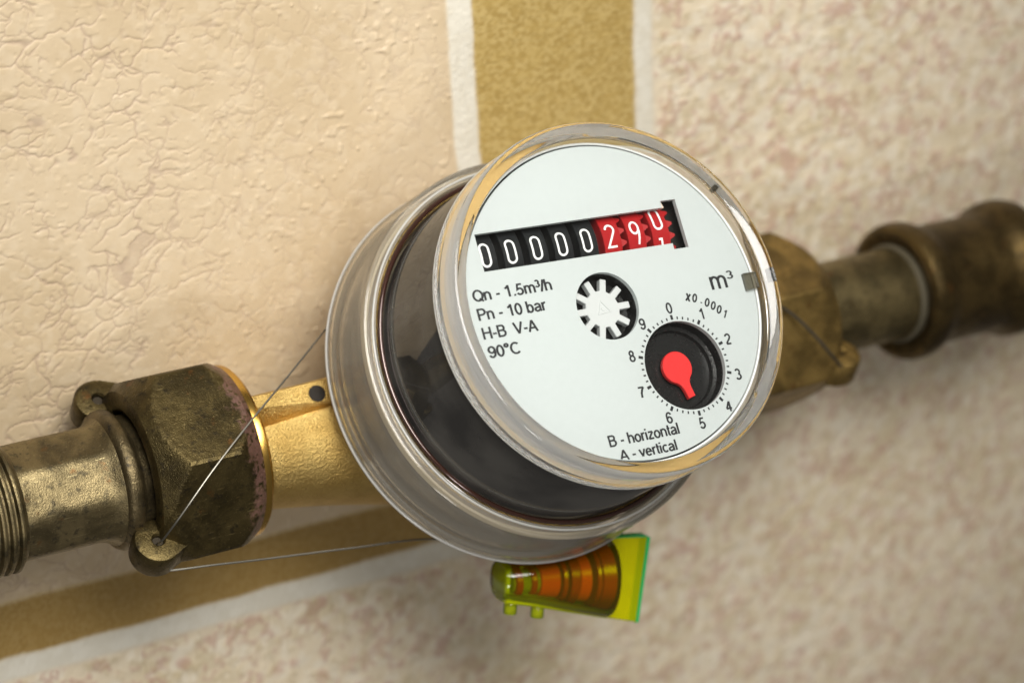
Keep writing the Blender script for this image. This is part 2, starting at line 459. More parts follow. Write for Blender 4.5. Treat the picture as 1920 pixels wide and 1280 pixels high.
# ------------------------------------------------------------------ water meter
AX = P(0, 1, 0)                     # meter axis
HD = 64.061                         # height of the dial face above the pipe axis
PSI = 0.0505284
def DL(u, v, w):                    # dial coordinates -> model
    return P(u * cos(PSI) + v * sin(PSI), HD + w, -u * sin(PSI) + v * cos(PSI))
MO = (0, -16, 0)
meter = thing('water_meter', 'round water meter with white dial under a clear cap, tilted up on the brass pipe', 'water meter', MO)
OA = P(0, HD, 0)
def mlathe(name, prof, material, n=160, closed=False, parent=meter, ang=35):
    V, F = lathe(prof, OA, AX, n, closed)
    return to_obj(name, V, F, material, MO, parent, ang)

# dark register can with an open well under the dial
mlathe('register_body', [(0.0, -4.6), (30.0, -4.6), (30.2, -5.7), (33.3, -5.8), (33.5, -6.2), (33.9, -28.4), (34.3, -29.3), (34.3, -31.5), (0, -31.5)], M_smoke)
# copper seal ring
mlathe('seal_ring', [(35.0 + 0.5 * cos(a), -29.2 + 0.5 * sin(a)) for a in [2 * pi * k / 16 for k in range(16)]], M_copper, closed=True)
# clear cap ring (solid) and its flat window
cap = mlathe('cap_ring', [(34.1, -5.25), (34.25, -5.0), (34.25, -4.5), (34.0, -4.2), (33.95, -3.3), (33.72, -3.1), (33.72, -2.9), (33.95, -2.7), (33.93, 0.9), (33.7, 1.05), (33.7, 1.25), (33.95, 1.4), (34.0, 2.5), (33.75, 2.95), (33.3, 3.18), (32.9, 3.15),
                          (31.7, 2.55), (31.2, 2.45), (31.0, 2.2), (30.9, -0.2), (31.0, -5.0), (31.2, -5.25)], M_cap, closed=True, ang=50)
mlathe('cap_reflection_ring', [(31.7, -5.45), (33.9, -5.45), (33.9, -5.75), (31.7, -5.75)], M_capglint, closed=True)  # added gold ring, imitates brass mirrored down the clear cap wall
mlathe('cap_window', [(0, 2.4), (31.15, 2.4), (31.15, 1.8), (0, 1.8)], M_win)
mlathe('cap_bead', [(34.05 + 0.3 * cos(a), -5.15 + 0.3 * sin(a)) for a in [2 * pi * k / 12 for k in range(12)]], M_rim, closed=True)
# milky stepped skirt
mlathe('skirt_ring', [(35.6, -30.2), (35.9, -29.0), (36.9, -28.8), (37.15, -29.25), (37.6, -29.25), (37.85, -28.9), (38.3, -29.0), (38.5, -29.8), (38.45, -33.0), (38.65, -33.6),
                      (38.8, -37.4), (38.95, -38.0), (39.1, -43.4), (39.35, -44.2), (39.4, -46.2), (39.2, -46.6), (38.5, -46.6), (38.4, -45.2), (38.0, -43.6), (37.8, -32.0), (36.8, -31.2), (35.8, -31.0)],
       M_skirt, closed=True, ang=28)
mlathe('skirt_brightener', [(36.4, -32.2), (36.9, -32.2), (37.1, -45.0), (36.6, -45.0)], M_brightener, closed=True)  # added pale ring behind the skirt, only to make it look brighter
mlathe('skirt_rim', [(39.25 + 0.42 * cos(a), -46.35 + 0.42 * sin(a)) for a in [2 * pi * k / 12 for k in range(12)]], M_rim, closed=True)
mlathe('skirt_rim', [(36.6 + 0.22 * cos(a), -28.75 + 0.22 * sin(a)) for a in [2 * pi * k / 12 for k in range(12)]], M_rim, closed=True)
# dial plate with openings
def plate_curve():
    cu = bpy.data.curves.new('dial_plate', 'CURVE'); cu.dimensions = '2D'; cu.fill_mode = 'BOTH'
    def spl(pts):
        sp = cu.splines.new('POLY'); sp.points.add(len(pts) - 1)
        for p, q in zip(sp.points, pts): p.co = (q[0], q[1], 0, 1)
        sp.use_cyclic_u = True
    circ = lambda cx, cyy, r, n: [(cx + r * cos(2 * pi * k / n), cyy + r * sin(2 * pi * k / n)) for k in range(n)]
    spl(circ(0, 0, 30.15, 160)); spl(circ(-2.0, -0.72, 6.45, 72)); spl(circ(10.58, -14.16, 8.5, 96))
    spl([(-24.87, 16.23), (15.35, 16.23), (15.35, 17.55), (18.61, 17.55), (18.61, 7.92), (15.4, 7.92), (15.4, 9.1), (-24.87, 9.1)])
    cu.extrude = 0.5
    return cu
def curve_mesh(cu, fn, name, material, parent, dw=0.0, ang=30, clampr=None):
    o = bpy.data.objects.new('tmp', cu); COL.objects.link(o)
    dg = bpy.context.evaluated_depsgraph_get()
    me = bpy.data.meshes.new_from_object(o.evaluated_get(dg))
    COL.objects.unlink(o); bpy.data.objects.remove(o); bpy.data.curves.remove(cu)
    V = []
    for v in me.vertices:
        u, vv, w = v.co
        V.append(fn(u, vv, w + dw))
    F = [tuple(p.vertices) for p in me.polygons]
    bpy.data.meshes.remove(me)
    return to_obj(name, V, F, material, MO, parent, ang)
dial = curve_mesh(plate_curve(), DL, 'dial_plate', M_white, meter, dw=-0.5)
# raised lip round the plate
mlathe('dial_rim', [(30.5, -5.3), (31.6, -5.3), (31.15, -0.6), (30.95, -0.1), (30.7, 0.1), (30.5, -0.1)], M_holder, closed=True)

def arc(cx, cyy, rx, ry, a0, a1, n=12): return [(cx + rx * cos(radians(a0 + (a1 - a0) * k / n)), cyy + ry * sin(radians(a0 + (a1 - a0) * k / n))) for k in range(n + 1)]
def stroke(pts, w, closed=False):
    """flat ribbon along a 2-D polyline"""
    n = len(pts); L, R = [], []
    for i in range(n):
        p = Vector(pts[i])
        a = Vector(pts[(i - 1) % n if closed else max(i - 1, 0)]); b = Vector(pts[(i + 1) % n if closed else min(i + 1, n - 1)])
        d1 = (p - a); d2 = (b - p)
        d1 = d1.normalized() if d1.length > 1e-9 else d2.normalized(); d2 = d2.normalized() if d2.length > 1e-9 else d1
        t = (d1 + d2).normalized(); nn = Vector((-t.y, t.x))
        kk = w / 2 / max(0.5, nn.dot(Vector((-d1.y, d1.x))))
        L.append(p + nn * kk); R.append(p - nn * kk)
    F = []
    for i in range(n if closed else n - 1):
        j = (i + 1) % n; F.append((2 * i, 2 * i + 1, 2 * j + 1, 2 * j))
    V = []
    for l, r in zip(L, R): V += [l, r]
    return V, F
# narrow grotesque, capital height 1: glyph -> (advance, [(points, closed), ...])
def _arch(x0, x1, top=.66): return [(x0, .36)] + arc((x0 + x1) / 2, top - .22, (x1 - x0) / 2, .22, 172, 0, 9) + [(x1, 0)]
FONT = {
 ' ': (.27, []), '-': (.36, [([(.04, .37), (.31, .37)], 0)]), '.': (.27, [([(.065, .065), (.205, .065)], 0)]), '/': (.27, [([(.01, -.02), (.25, 1.0)], 0)]),
 '°': (.38, [(arc(.17, .84, .11, .12, 0, 342, 18), 1)]),
 '0': (.55, [(arc(.26, .48, .195, .435, 0, 352.8, 48), 1)]),
 '1': (.55, [([(.08, .70), (.20, .79), (.31, .93), (.315, .98)], 0), ([(.315, .98), (.315, 0)], 0)]),
 '2': (.55, [(arc(.26, .70, .195, .225, 170, -28, 16) + [(.36, .46), (.16, .24), (.075, .07)], 0), ([(.05, .06), (.475, .06)], 0)]),
 '3': (.55, [(arc(.25, .70, .175, .22, 155, -82, 14), 0), (arc(.25, .27, .205, .225, 84, -158, 16), 0)]),
 '4': (.55, [([(.35, 0), (.35, .90)], 0), ([(.35, .90), (.065, .30)], 0), ([(.03, .285), (.50, .285)], 0)]),
 '5': (.55, [([(.45, .90), (.16, .90), (.085, .47)] + arc(.25, .30, .205, .255, 128, -155, 18), 0)]),
 '6': (.55, [(arc(.265, .29, .195, .245, 0, 352, 32), 1), ([(.07, .30), (.072, .5)] + arc(.27, .62, .195, .29, 172, 22, 12), 0)]),
 '7': (.55, [([(.05, .895), (.475, .895)], 0), ([(.455, .90), (.33, .68), (.235, .38), (.20, 0)], 0)]),
 '8': (.55, [(arc(.26, .71, .16, .20, 0, 350, 28), 1), (arc(.26, .265, .20, .235, 0, 350, 30), 1)]),
 '9': (.55, [(arc(.255, .665, .195, .245, 0, 352, 32), 1), ([(.45, .66), (.448, .46)] + arc(.25, .34, .195, .29, -8, -158, 12), 0)]),
 'Q': (.74, [(arc(.365, .48, .30, .435, 0, 352, 48), 1), ([(.42, .22), (.68, -.03)], 0)]),
 'P': (.64, [([(.09, 0), (.09, 1.0)], 0), ([(.05, .94), (.36, .94)] + arc(.36, .71, .19, .23, 80, -80, 10) + [(.09, .46)], 0)]),
 'H': (.70, [([(.09, 0), (.09, 1.0)], 0), ([(.59, 0), (.59, 1.0)], 0), ([(.09, .53), (.59, .53)], 0)]),
 'B': (.66, [([(.09, 0), (.09, 1.0)], 0), ([(.05, .94), (.35, .94)] + arc(.35, .74, .17, .20, 80, -80, 9) + [(.09, .54)], 0), ([(.09, .54), (.36, .54)] + arc(.36, .30, .205, .24, 84, -84, 10) + [(.05, .06)], 0)]),
 'V': (.66, [([(.03, 1.0), (.32, .03)], 0), ([(.32, .03), (.61, 1.0)], 0)]),
 'A': (.66, [([(.03, 0), (.32, .97)], 0), ([(.32, .97), (.61, 0)], 0), ([(.13, .32), (.51, .32)], 0)]),
 'C': (.70, [(arc(.37, .49, .30, .44, 48, 318, 30), 0)]),
 'n': (.55, [([(.08, 0), (.08, .71)], 0), (_arch(.08, .44), 0)]), 'h': (.55, [([(.08, 0), (.08, 1.0)], 0), (_arch(.08, .44), 0)]),
 'm': (.83, [([(.08, 0), (.08, .71)], 0), (_arch(.08, .395), 0), (_arch(.395, .72), 0)]),
 'r': (.34, [([(.08, 0), (.08, .71)], 0), ([(.08, .38)] + arc(.27, .44, .19, .22, 165, 78, 6), 0)]),
 'b': (.55, [([(.08, 0), (.08, 1.0)], 0), (arc(.265, .345, .185, .305, 0, 350, 30), 1)]),
 'a': (.55, [(arc(.255, .47, .175, .19, 160, 0, 9) + [(.43, .12), (.47, 0)], 0), ([(.43, .40), (.25, .36)] + arc(.22, .20, .15, .15, 95, 290, 10) + [(.43, .17)], 0)]),
 'o': (.55, [(arc(.26, .345, .195, .305, 0, 350, 30), 1)]), 'i': (.22, [([(.09, 0), (.09, .71)], 0), ([(.09, .86), (.09, 1.0)], 0)]), 'l': (.22, [([(.09, 0), (.09, 1.0)], 0)]),
 'z': (.49, [([(.04, .645), (.42, .645)], 0), ([(.405, .64), (.05, .07)], 0), ([(.02, .06), (.44, .06)], 0)]),
 't': (.28, [([(.12, .93), (.12, .15)] + arc(.22, .15, .10, .10, 180, 285, 5), 0), ([(.01, .65), (.25, .65)], 0)]),
 'v': (.49, [([(.02, .71), (.225, .03)], 0), ([(.225, .03), (.43, .71)], 0)]),
 'x': (.49, [([(.03, .71), (.42, 0)], 0), ([(.42, .71), (.03, 0)], 0)]),
 'c': (.49, [(arc(.255, .345, .19, .305, 45, 318, 20), 0)]),
 'e': (.55, [([(.065, .37), (.445, .37)] + arc(.255, .345, .19, .305, 5, 322, 26), 0)]),
}
def text(s, u0, v0, u1, cap, rot=0.0, clamp=False, name='lettering', center=False, weight=0.16):
    """print s so that it spans u0..u1 on baseline v0 with the given capital height"""
    VF = []; x = 0.0
    for ch in s:
        up = ch == '³'
        adv, strokes = FONT['3' if up else ch]
        k, dy = (.62, .42) if up else (1.0, 0.0)
        for pts, cl in strokes:
            VF.append(stroke([(x + p[0] * k, p[1] * k + dy) for p in pts], weight * (0.85 if up else 1), bool(cl)))
        x += adv * k
    lift = [q for q, vf in enumerate(VF) for _ in vf[0]]
    V0, F = join(*VF)
    x0 = min(v.x for v in V0); x1 = max(v.x for v in V0); kx = (u1 - u0) / (x1 - x0)
    V = []
    for i, v in enumerate(V0):
        a, b = (v.x - x0) * kx, v.y * cap
        if center: a -= (u1 - u0) / 2; b -= cap / 2
        u = u0 + a * cos(rot) - b * sin(rot); w = v0 + a * sin(rot) + b * cos(rot)
        if clamp: w = max(w, -math.sqrt(max(30.05 ** 2 - u * u, 0)))
        V.append(DL(u, w, 0.02 + 0.004 * (lift[i] % 4)))
    return to_obj(name, V, F, M_ink, MO, dial, flat=True)
text('Qn - 1.5m³/h', -28.55, 3.9, -12.25, 2.2)
text('Pn - 10 bar', -28.55, 0.35, -14.5, 2.2)
text('H-B  V-A', -28.6, -3.15, -17.3, 2.2)
text('90°C', -28.5, -6.65, -22.0, 2.2)
text('m', 20.95, -1.0, 24.65, 3.6, weight=0.13)
text('3', 24.85, 0.62, 26.4, 1.6)
text('B - horizontal', -9.65, -26.45, 5.4, 2.1)
text('A - vertical', -8.2, -29.3, 4.0, 2.0, clamp=True)
SC = (10.58, -14.16)
for k in range(10):
    t = pi / 2 - k * 2 * pi / 10
    text(str(k), SC[0] + 11.15 * cos(t) + 0.02, SC[1] + 11.15 * sin(t), SC[0] + 11.15 * cos(t) + (1.35 if k != 1 else 0.85), 2.15, center=True, name='numeral')
for k, ch in enumerate('x0.0001'):
    t = radians(69.0 - 33.5 * k / 6.0)
    r = 13.55 + 0.12 * k
    wdt = {'x': 1.1, '.': 0.34, '1': 0.6}.get(ch, 1.06)
    uu = SC[0] + r * cos(t); vv = SC[1] + r * sin(t)
    if ch == '.': vv -= 0.55; uu -= 0.3
    if ch == 'x': text(ch, uu, vv + 0.15, uu + wdt, 2.1, rot=-0.42, center=True, weight=0.19)
    elif ch == '.': text(ch, uu, vv, uu + wdt, 1.3, rot=-0.5, center=False, weight=0.19)
    else: text(ch, uu, vv, uu + wdt, 1.7, rot=-0.42 - 0.03 * k, center=True, weight=0.19)
V, F = [], []
for k in range(50):
    t = pi / 2 - k * 2 * pi / 50; maj = k % 5 == 0
    r0, r1, hw = 8.82, (9.75 if maj else 9.36), (0.27 if maj else 0.15)
    d = Vector((cos(t), sin(t))); q = Vector((-d.y, d.x))
    i = len(V)
    for r, s in ((r0, -1), (r0, 1), (r1, 1), (r1, -1)):
        p = d * r + q * hw * s; V.append(DL(SC[0] + p.x, SC[1] + p.y, 0.02))
    F.append((i, i + 1, i + 2, i + 3))
sc_o = to_obj('scale', V, F, M_ink, MO, dial, flat=True); sc_o['kind'] = 'stuff'

# number drums
DR, DV, DW = 8.5, 12.62, -9.75           # radius, axis v, axis w
def on_drum(u, s, dr=0.0):               # s: arc length up from the drum's front line
    a = s / DR
    return DL(u, DV + (DR + dr) * sin(a), DW + (DR + dr) * cos(a))
GLY = {  # digit strokes in a 2 x 4.5 box centred on 0
 '0': (arc(0, 1.25, .86, .86, 0, 180) + arc(0, -1.25, .86, .86, 180, 360), True),
 '2': (arc(0, 1.2, .86, .92, 172, -32, 14) + [(0.35, 0.1), (-0.3, -1.0), (-0.86, -2.08), (0.95, -2.08)], False),
 '9': (arc(0, 0.95, .86, 1.15, -8, 352, 22) + [(0.86, 0.3), (0.78, -0.6), (0.45, -2.25)], False),
 '1': ([(-0.55, 1.95), (0.12, 1.95), (0.12, -2.2)], False)}
def dens(pts, closed):
    out = []
    n = len(pts)
    for i in range(n if closed else n - 1):
        a, b = Vector(pts[i]), Vector(pts[(i + 1) % n]); k = max(1, int((b - a).length / 0.5))
        for j in range(k): out.append(tuple(a.lerp(b, j / k)))
    if not closed: out.append(tuple(pts[-1]))
    return out
def drum(k, digits, red):
    u0 = -23.1 + 5.33 * k
    L, Rr = u0 - 1.75, u0 + (2.2 if not red else 2.05)
    V, F = [], []
    n = 80
    prof = [(DR - 3, L), (DR - 0.12, L), (DR, L + 0.12), (DR, Rr - 0.1), (DR - 0.1, Rr), (DR - 3, Rr)]
    for i in range(n):
        a = 2 * pi * i / n
        for r, u in prof: V.append(DL(u, DV + r * sin(a), DW + r * cos(a)))
    q = len(prof)
    for i in range(n):
        j = (i + 1) % n
        for c in range(q - 1): F.append((i * q + c, i * q + c + 1, j * q + c + 1, j * q + c))
    d = to_obj('counter_drum', V, F, M_drumr if red else M_drumk, MO, meter)
    for ch, s0 in digits:
        pts, cl = GLY[ch]
        if ch == '9': pts = arc(0, 0.98, .84, 1.14, -10, 350, 24); cl = False
        V, F = stroke(dens(pts, cl), 0.41, cl)
        if ch == '9': V, F = join((V, F), stroke(dens([(0.84, 0.95), (0.80, -0.2), (0.66, -1.1), (0.40, -2.28)], False), 0.41))
        ok = to_obj('digit', [on_drum(u0 + p.x, p.y + s0, 0.03) for p in V], F, M_digit, MO, d, flat=True)
    if red:
        nt = 22
        V, F = [], []
        for i in range(nt):
            a = 2 * pi * (i + 0.35) / nt; hw = pi / nt * 0.78
            b = len(V)
            tipw = 1.15
            for (aa, u, r) in ((a - hw, Rr - 0.1, DR - 0.35), (a + hw, Rr - 0.1, DR - 0.35), (a + hw * .22, Rr + tipw, DR - 0.2), (a - hw * .22, Rr + tipw, DR - 0.2),
                               (a - hw, Rr - 0.1, DR - 2.4), (a + hw, Rr - 0.1, DR - 2.4), (a + hw * .22, Rr + tipw, DR - 1.6), (a - hw * .22, Rr + tipw, DR - 1.6)):
                V.append(DL(u, DV + r * sin(aa), DW + r * cos(aa)))
            for f in ((0, 1, 2, 3), (4, 7, 6, 5), (0, 4, 5, 1), (1, 5, 6, 2), (2, 6, 7, 3), (3, 7, 4, 0)): F.append(tuple(b + t for t in f))
        to_obj('gear_teeth', V, F, M_drumr, MO, d, ang=20)
    return d
ZC = -0.15
for k in range(5): drum(k, [('0', ZC)], False)
drum(5, [('2', ZC + 0.1)], True); drum(6, [('9', ZC + 0.05)], True); drum(7, [('0', 2.05), ('1', -3.95)], True)
# small ivory pawl tip above the last drum
V, F = prism([(16.0, 16.5), (16.55, 16.5), (16.25, 17.7)], DL, -2.4, -1.3)
to_obj('pawl_tip', V, F, simple('pawl', (0.75, 0.62, 0.48), 0.4), MO, meter)

# star wheel
ST = (-2.0, -0.72)
poly = []
for k in range(10):
    t0 = pi / 2 - 0.30 + k * 2 * pi / 10
    for r, da in ((3.5, -0.30), (3.55, -0.185), (5.72, -0.112), (5.82, -0.085), (5.82, 0.085), (5.72, 0.112), (3.55, 0.185)):
        poly.append((ST[0] + r * cos(t0 + da), ST[1] + r * sin(t0 + da)))
star = to_obj('star_wheel', *prism(poly, DL, -3.2, -1.95, 0.12), M_ivory, MO, meter, 30)
tri = [(ST[0] + 0.1 + 1.5 * cos(pi / 2 + 2 * pi * k / 3 + 0.1), ST[1] + 1.5 * sin(pi / 2 + 2 * pi * k / 3 + 0.1)) for k in range(3)]
V, F = stroke(dens(tri, True), 0.22, True)
vv = [DL(p.x, p.y, -1.96) for p in V] + [DL(p.x, p.y, -1.82) for p in V]
k = len(V); FF = [tuple(i + k for i in f) for f in F]
nq = k // 2
for i in range(nq):
    j = (i + 1) % nq
    FF += [(2 * i, 2 * j, 2 * j + k, 2 * i + k), (2 * i + 1, 2 * i + 1 + k, 2 * j + 1 + k, 2 * j + 1)]
to_obj('triangle_ridge', vv, FF, M_ivory, MO, star, 30)
V, F = lathe([(0, -1.96), (0.45, -1.96), (0.4, -1.84), (0, -1.8)], P(0, 0, 0), AX, 20)
cc = DL(ST[0] + 0.1, ST[1], 0); to_obj('hub_pin', [v + cc for v in V], F, M_ivory, MO, star)
# well floors
def disc_at(name, cu, cv, prof, material, parent=meter):
    cc = DL(cu, cv, 0); V, F = lathe(prof, P(0, 0, 0), AX, 96)
    return to_obj(name, [v + cc for v in V], F, material, MO, parent)
disc_at('needle_well', SC[0], SC[1], [(0, -4.1), (7.35, -4.1), (7.45, -4.0), (7.6, -3.2), (8.35, -3.1), (8.55, -1.05), (8.8, -1.05), (8.8, -4.6), (0, -4.6)], M_black)
disc_at('star_well', ST[0], ST[1], [(0, -4.1), (6.2, -4.1), (6.5, -1.05), (6.8, -1.05), (6.8, -4.6), (0, -4.6)], M_black)
# needle
NC = (10.45, -13.85); tip = Vector((11.85, -19.85)); d = (tip - Vector(NC)).normalized(); q = Vector((-d.y, d.x)); ln = (tip - Vector(NC)).length
ang0 = math.atan2(d.y, d.x)
poly = [(NC[0] + 3.12 * cos(ang0 + radians(a)), NC[1] + 3.12 * sin(ang0 + radians(a))) for a in range(44, 317, 8)]
for t, wd in ((2.75, -1.5), (3.4, -1.02), (4.2, -0.85), (ln, -0.78), (ln, 0.78), (4.2, 0.85), (3.4, 1.02), (2.75, 1.5)):
    p = Vector(NC) + d * t + q * wd; poly.append((p.x, p.y))
needle = to_obj('needle', *prism(poly, DL, -3.45, -2.55, 0.15), M_needle, MO, meter, 40)
disc_at('needle_hub', NC[0], NC[1], [(0, -3.4), (2.4, -3.4), (2.4, -4.3), (0, -4.3)], M_needle, needle)
# clip tab at the dial edge and the little black stop in the cap
def dbox(name, pts, a, b, material, bevel=0.1): return to_obj(name, *prism(pts, DL, a, b, bevel), material, MO, meter, 30)
dbox('edge_clip', [(28.2, 1.0), (28.1, -2.3), (30.9, -2.15), (30.9, 0.95)], -0.2, 1.1, M_clip)
def polar_block(name, a0, a1, r0, r1, w0, w1, material):
    pts = [(r1 * cos(radians(a0)), r1 * sin(radians(a0))), (r1 * cos(radians(a1)), r1 * sin(radians(a1))), (r0 * cos(radians(a1)), r0 * sin(radians(a1))), (r0 * cos(radians(a0)), r0 * sin(radians(a0)))]
    return dbox(name, pts, w0, w1, material, 0.05)
polar_block('stop_block', -3.0, 1.6, 33.0, 33.8, 0.6, 2.2, M_black)
polar_block('stop_block', 33, 34.8, 32.6, 33.2, 0.4, 1.4, M_clip)

# brass body: necks, chamber and parting plate
def neck(sg):
    rings = []
    for k in range(15):
        t = k / 14; X = -53.0 + 45.0 * t
        e = t ** 1.25
        rh = 12.6 + 3.2 * e; rz = 12.6 + 9.6 * e
        pts = []
        hs = 0.93 * rh; zT = 7.6 + 0.4 * t; zB = max(5.0 - 6.0 * t, 1.2); gap = max(0.35, 3.6 * (1 - 2.2 * t)); zV = zB - gap; dv = gap * 0.9
        pts += [(-8.0, zT + 1.4), (hs - 1.2, zT + 0.3), (hs - 0.5, zT - 0.1), (hs - 0.3, (zT + zB) / 2), (hs - 0.1, zB + 0.3), (hs - 0.35, zB - 0.1), (hs - 0.4 - dv, zV + 0.25), (hs - 0.45 - dv, zV - 0.1)]
        a0 = math.degrees(math.asin(max(-0.9, (zV - 0.5) / rz)))
        for q in range(24):
            a = radians(a0 + (-180 - a0) * q / 23); pts.append((rh * cos(a), rz * sin(a)))
        pts += [(-rh, 3.0), (-rh + 2, 7.0)]
        rings.append([P(sg * -1 * X if sg > 0 else X, h, z) for h, z in pts])
    return loft(rings)
body = to_obj('brass_body', *join(neck(-1), neck(1)), M_cast, MO, meter, 32)
V, F = lathe([(0, -18), (17, -18), (20.5, -16.5), (22.5, -12), (23.5, 0), (24.5, 12), (30.0, 16.5), (33.5, 17.5), (35.5, 19.0), (35.5, 31.5), (0, 31.5)], P(0, 0, 0), AX, 96)
to_obj('chamber', V, F, M_cast, MO, meter, 30)
# casting flash under the neck
V, F = prism([(-36, -14.2), (-33, -15.6), (-26, -17.6), (-15, -20.4), (-10, -21.5), (-10, -17), (-36, -11)], lambda u, v, w: P(u, w, v), -1.0, 1.6, 0.3)
to_obj('casting_seam', V, F, M_cast, MO, body, 30)
# sealing hole in the neck plate: a flush disc, hole shade painted dark
hc = P(-39.6, 12.25, 5.2)
V, F = lathe([(0, 0.08), (1.55, 0.08), (1.7, 0.04), (1.75, -1.0), (0, -1.0)], hc, P(0, 1, 0.06), 28)
to_obj('sealing_hole_shade', V, F, simple('hole_dark', (0.012, 0.008, 0.004), 0.8), MO, body, 30)
# threaded inlet ring shining out of each nut
for sg in (-1, 1):
    V, F = lathe([(12.0, 0), (17.0, 0), (17.2, 0.5), (17.2, 1.6), (16.6, 2.2), (12.0, 2.4)], P(sg * 56.3, 0, 0), P(-sg, 0, 0), 96)
    to_obj('inlet_collar', V, F, M_ring, MO, meter, 30)

# ------------------------------------------------------------------ union nuts
def hexr(phi, ap, phi0, sharp=80.0):
    # smooth polygon radius: p-norm of the six half-plane distances
    s = 0.0
    for k in range(6):
        c = cos(phi - phi0 - pi / 6 - k * pi / 3)
        if c > 0: s += (c / ap) ** sharp
    return s ** (-1.0 / sharp)
def union_nut(name, label, X0, X1, phi0, ear_phis, material, ear_side):
    origin = ((X0 + X1) / 2, 0, 0)
    t = thing(name, label, 'nut', origin)
    ap = 17.9; n = 180
    d = X1 - X0
    st = [(X0 + 6.0, 11.9, None), (X0 + 1.2, 12.4, None), (X0 + 0.3, 13.0, None), (X0, 13.6, None), (X0, 15.2, None), (X0 + 0.25, 16.4, None)]
    prof = []
    for X, r, _ in st: prof.append((X, r, False))
    for q in range(13): prof.append((X0 + 0.3 + 6.2 * q / 12, 16.5 + 4.6 * q / 12, True))
    prof.append(((X0 + X1) / 2, 22.0, True))
    for q in range(11): prof.append((X1 - 6.0 + 6.0 * q / 10, 20.9 - 3.6 * q / 10, True))
    prof += [(X1, 15.5, False), (X1 - 1.0, 12.5, False)]
    rings = []
    for X, r, hx in prof:
        ring = []
        for k in range(n):
            a = 2 * pi * k / n
            rr = min(r, hexr(a, ap, phi0)) if hx else r
            ring.append(P(X, rr * cos(a), rr * sin(a)))
        rings.append(ring)
    to_obj('hexagon', *loft(rings, caps=False), material, origin, t, 17)
    for ph in ear_phis:
        rad = Vector((0, -cos(ph), sin(ph))); tan = Vector((0, sin(ph), cos(ph)))
        xe = X0 - 0.6 if ear_side < 0 else X1 + 0.6
        c = P(xe, 0, 0) + rad * 16.3
        V, F = lathe([(1.1, -2.9), (1.4, -3.3), (3.7, -3.3), (4.4, -3.0), (4.7, -2.4), (4.7, 2.4), (4.4, 3.0), (3.7, 3.3), (1.4, 3.3), (1.1, 2.9)], c, tan, 40, closed=True, u=rad)
        # web that ties the ear to the nut
        wb = []
        for w0 in (-3.15, 3.15):
            for (dx, dr) in ((0, 4.1), (6.0, 1.4), (6.0, -4.4), (0, -3.8)):
                wb.append(c + P(dx * -ear_side, 0, 0) + rad * dr + tan * w0)
        # keep the bore of the ear free: the web starts behind it
        wb = [v + P(1.6 * -ear_side, 0, 0) for v in wb]
        WF = [(0, 1, 2, 3), (7, 6, 5, 4), (0, 4, 5, 1), (1, 5, 6, 2), (2, 6, 7, 3), (3, 7, 4, 0)]
        e = to_obj('sealing_ear', *join((V, F), (wb, WF)), material, origin, t, 30)
        V, F = lathe([(0, -2.2), (1.06, -2.2), (1.06, 2.2), (0, 2.2)], c, tan, 24, u=rad)
        to_obj('ear_hole_shade', V, F, M_hole, origin, e, 30)  # dark plug in the bore, stands in for the shade inside
    return t
M_hole = simple('ear_hole_dark', (0.035, 0.025, 0.012), 0.6, 0.3)
union_nut('union_nut', 'dark tarnished brass hexagon nut with pink stains and wire ears, beside the pipe thread', -77.0, -56.0, radians(-11.3), (radians(-71.3), radians(108.7)), M_nut, -1)
union_nut('union_nut', 'golden brown brass hexagon nut half hidden behind the clear cap', 57.0, 83.0, radians(3.0), (radians(-57.0),), M_nut2, 1)

# ------------------------------------------------------------------ pipe pieces
def octa_ring(X, r, k, phi0, n=96):
    ring = []
    for i in range(n):
        a = 2 * pi * i / n
        s = 0.0
        for q in range(8):
            c = cos(a - phi0 - pi / 8 - q * pi / 4)
            if c > 0: s += (c / (r * cos(pi / 8) * 1.02)) ** 30
        rr = (1 - k) * r + k * s ** (-1 / 30)
        ring.append(P(X, rr * cos(a), rr * sin(a)))
    return ring
tail = thing('pipe_tailpiece', 'worn faceted brass pipe piece with a threaded end, screwed into the tarnished nut', 'pipe', (-95, 0, 0))
TO = (-95, 0, 0)
rings = [octa_ring(X, r, k, radians(16)) for X, r, k in ((-101.5, 10.8, 0), (-100.6, 11.3, 0.3), (-99.0, 11.55, 1), (-92, 11.6, 1), (-86, 11.6, 1), (-84.5, 11.6, 0.9), (-83.2, 11.9, 0.5), (-82.3, 12.4, 0.15), (-81.6, 12.6, 0))]
to_obj('faceted_barrel', *loft(rings), M_nip, TO, tail, 24)
V, F = lathe([(11.0, -82.2), (12.3, -82.1), (13.2, -81.7), (13.6, -81.0), (13.65, -79.6), (13.3, -78.9), (12.3, -78.4), (11.9, -77.8), (11.8, -70.0)], P(0, 0, 0), P(1, 0, 0), 96)
to_obj('collar', V, F, M_coll, TO, tail, 40)
prof = [(10.5, -100.8), (11.6, -101.0), (12.0, -101.6)]
x = -102.0
while x > -140:
    prof += [(12.75, x), (12.85, x - 0.35), (12.75, x - 0.7), (11.9, x - 1.05), (11.8, x - 1.35)]; x -= 1.75
V, F = lathe(prof, P(0, 0, 0), P(1, 0, 0), 96)
to_obj('thread', V, F, M_nip, TO, tail, 30)

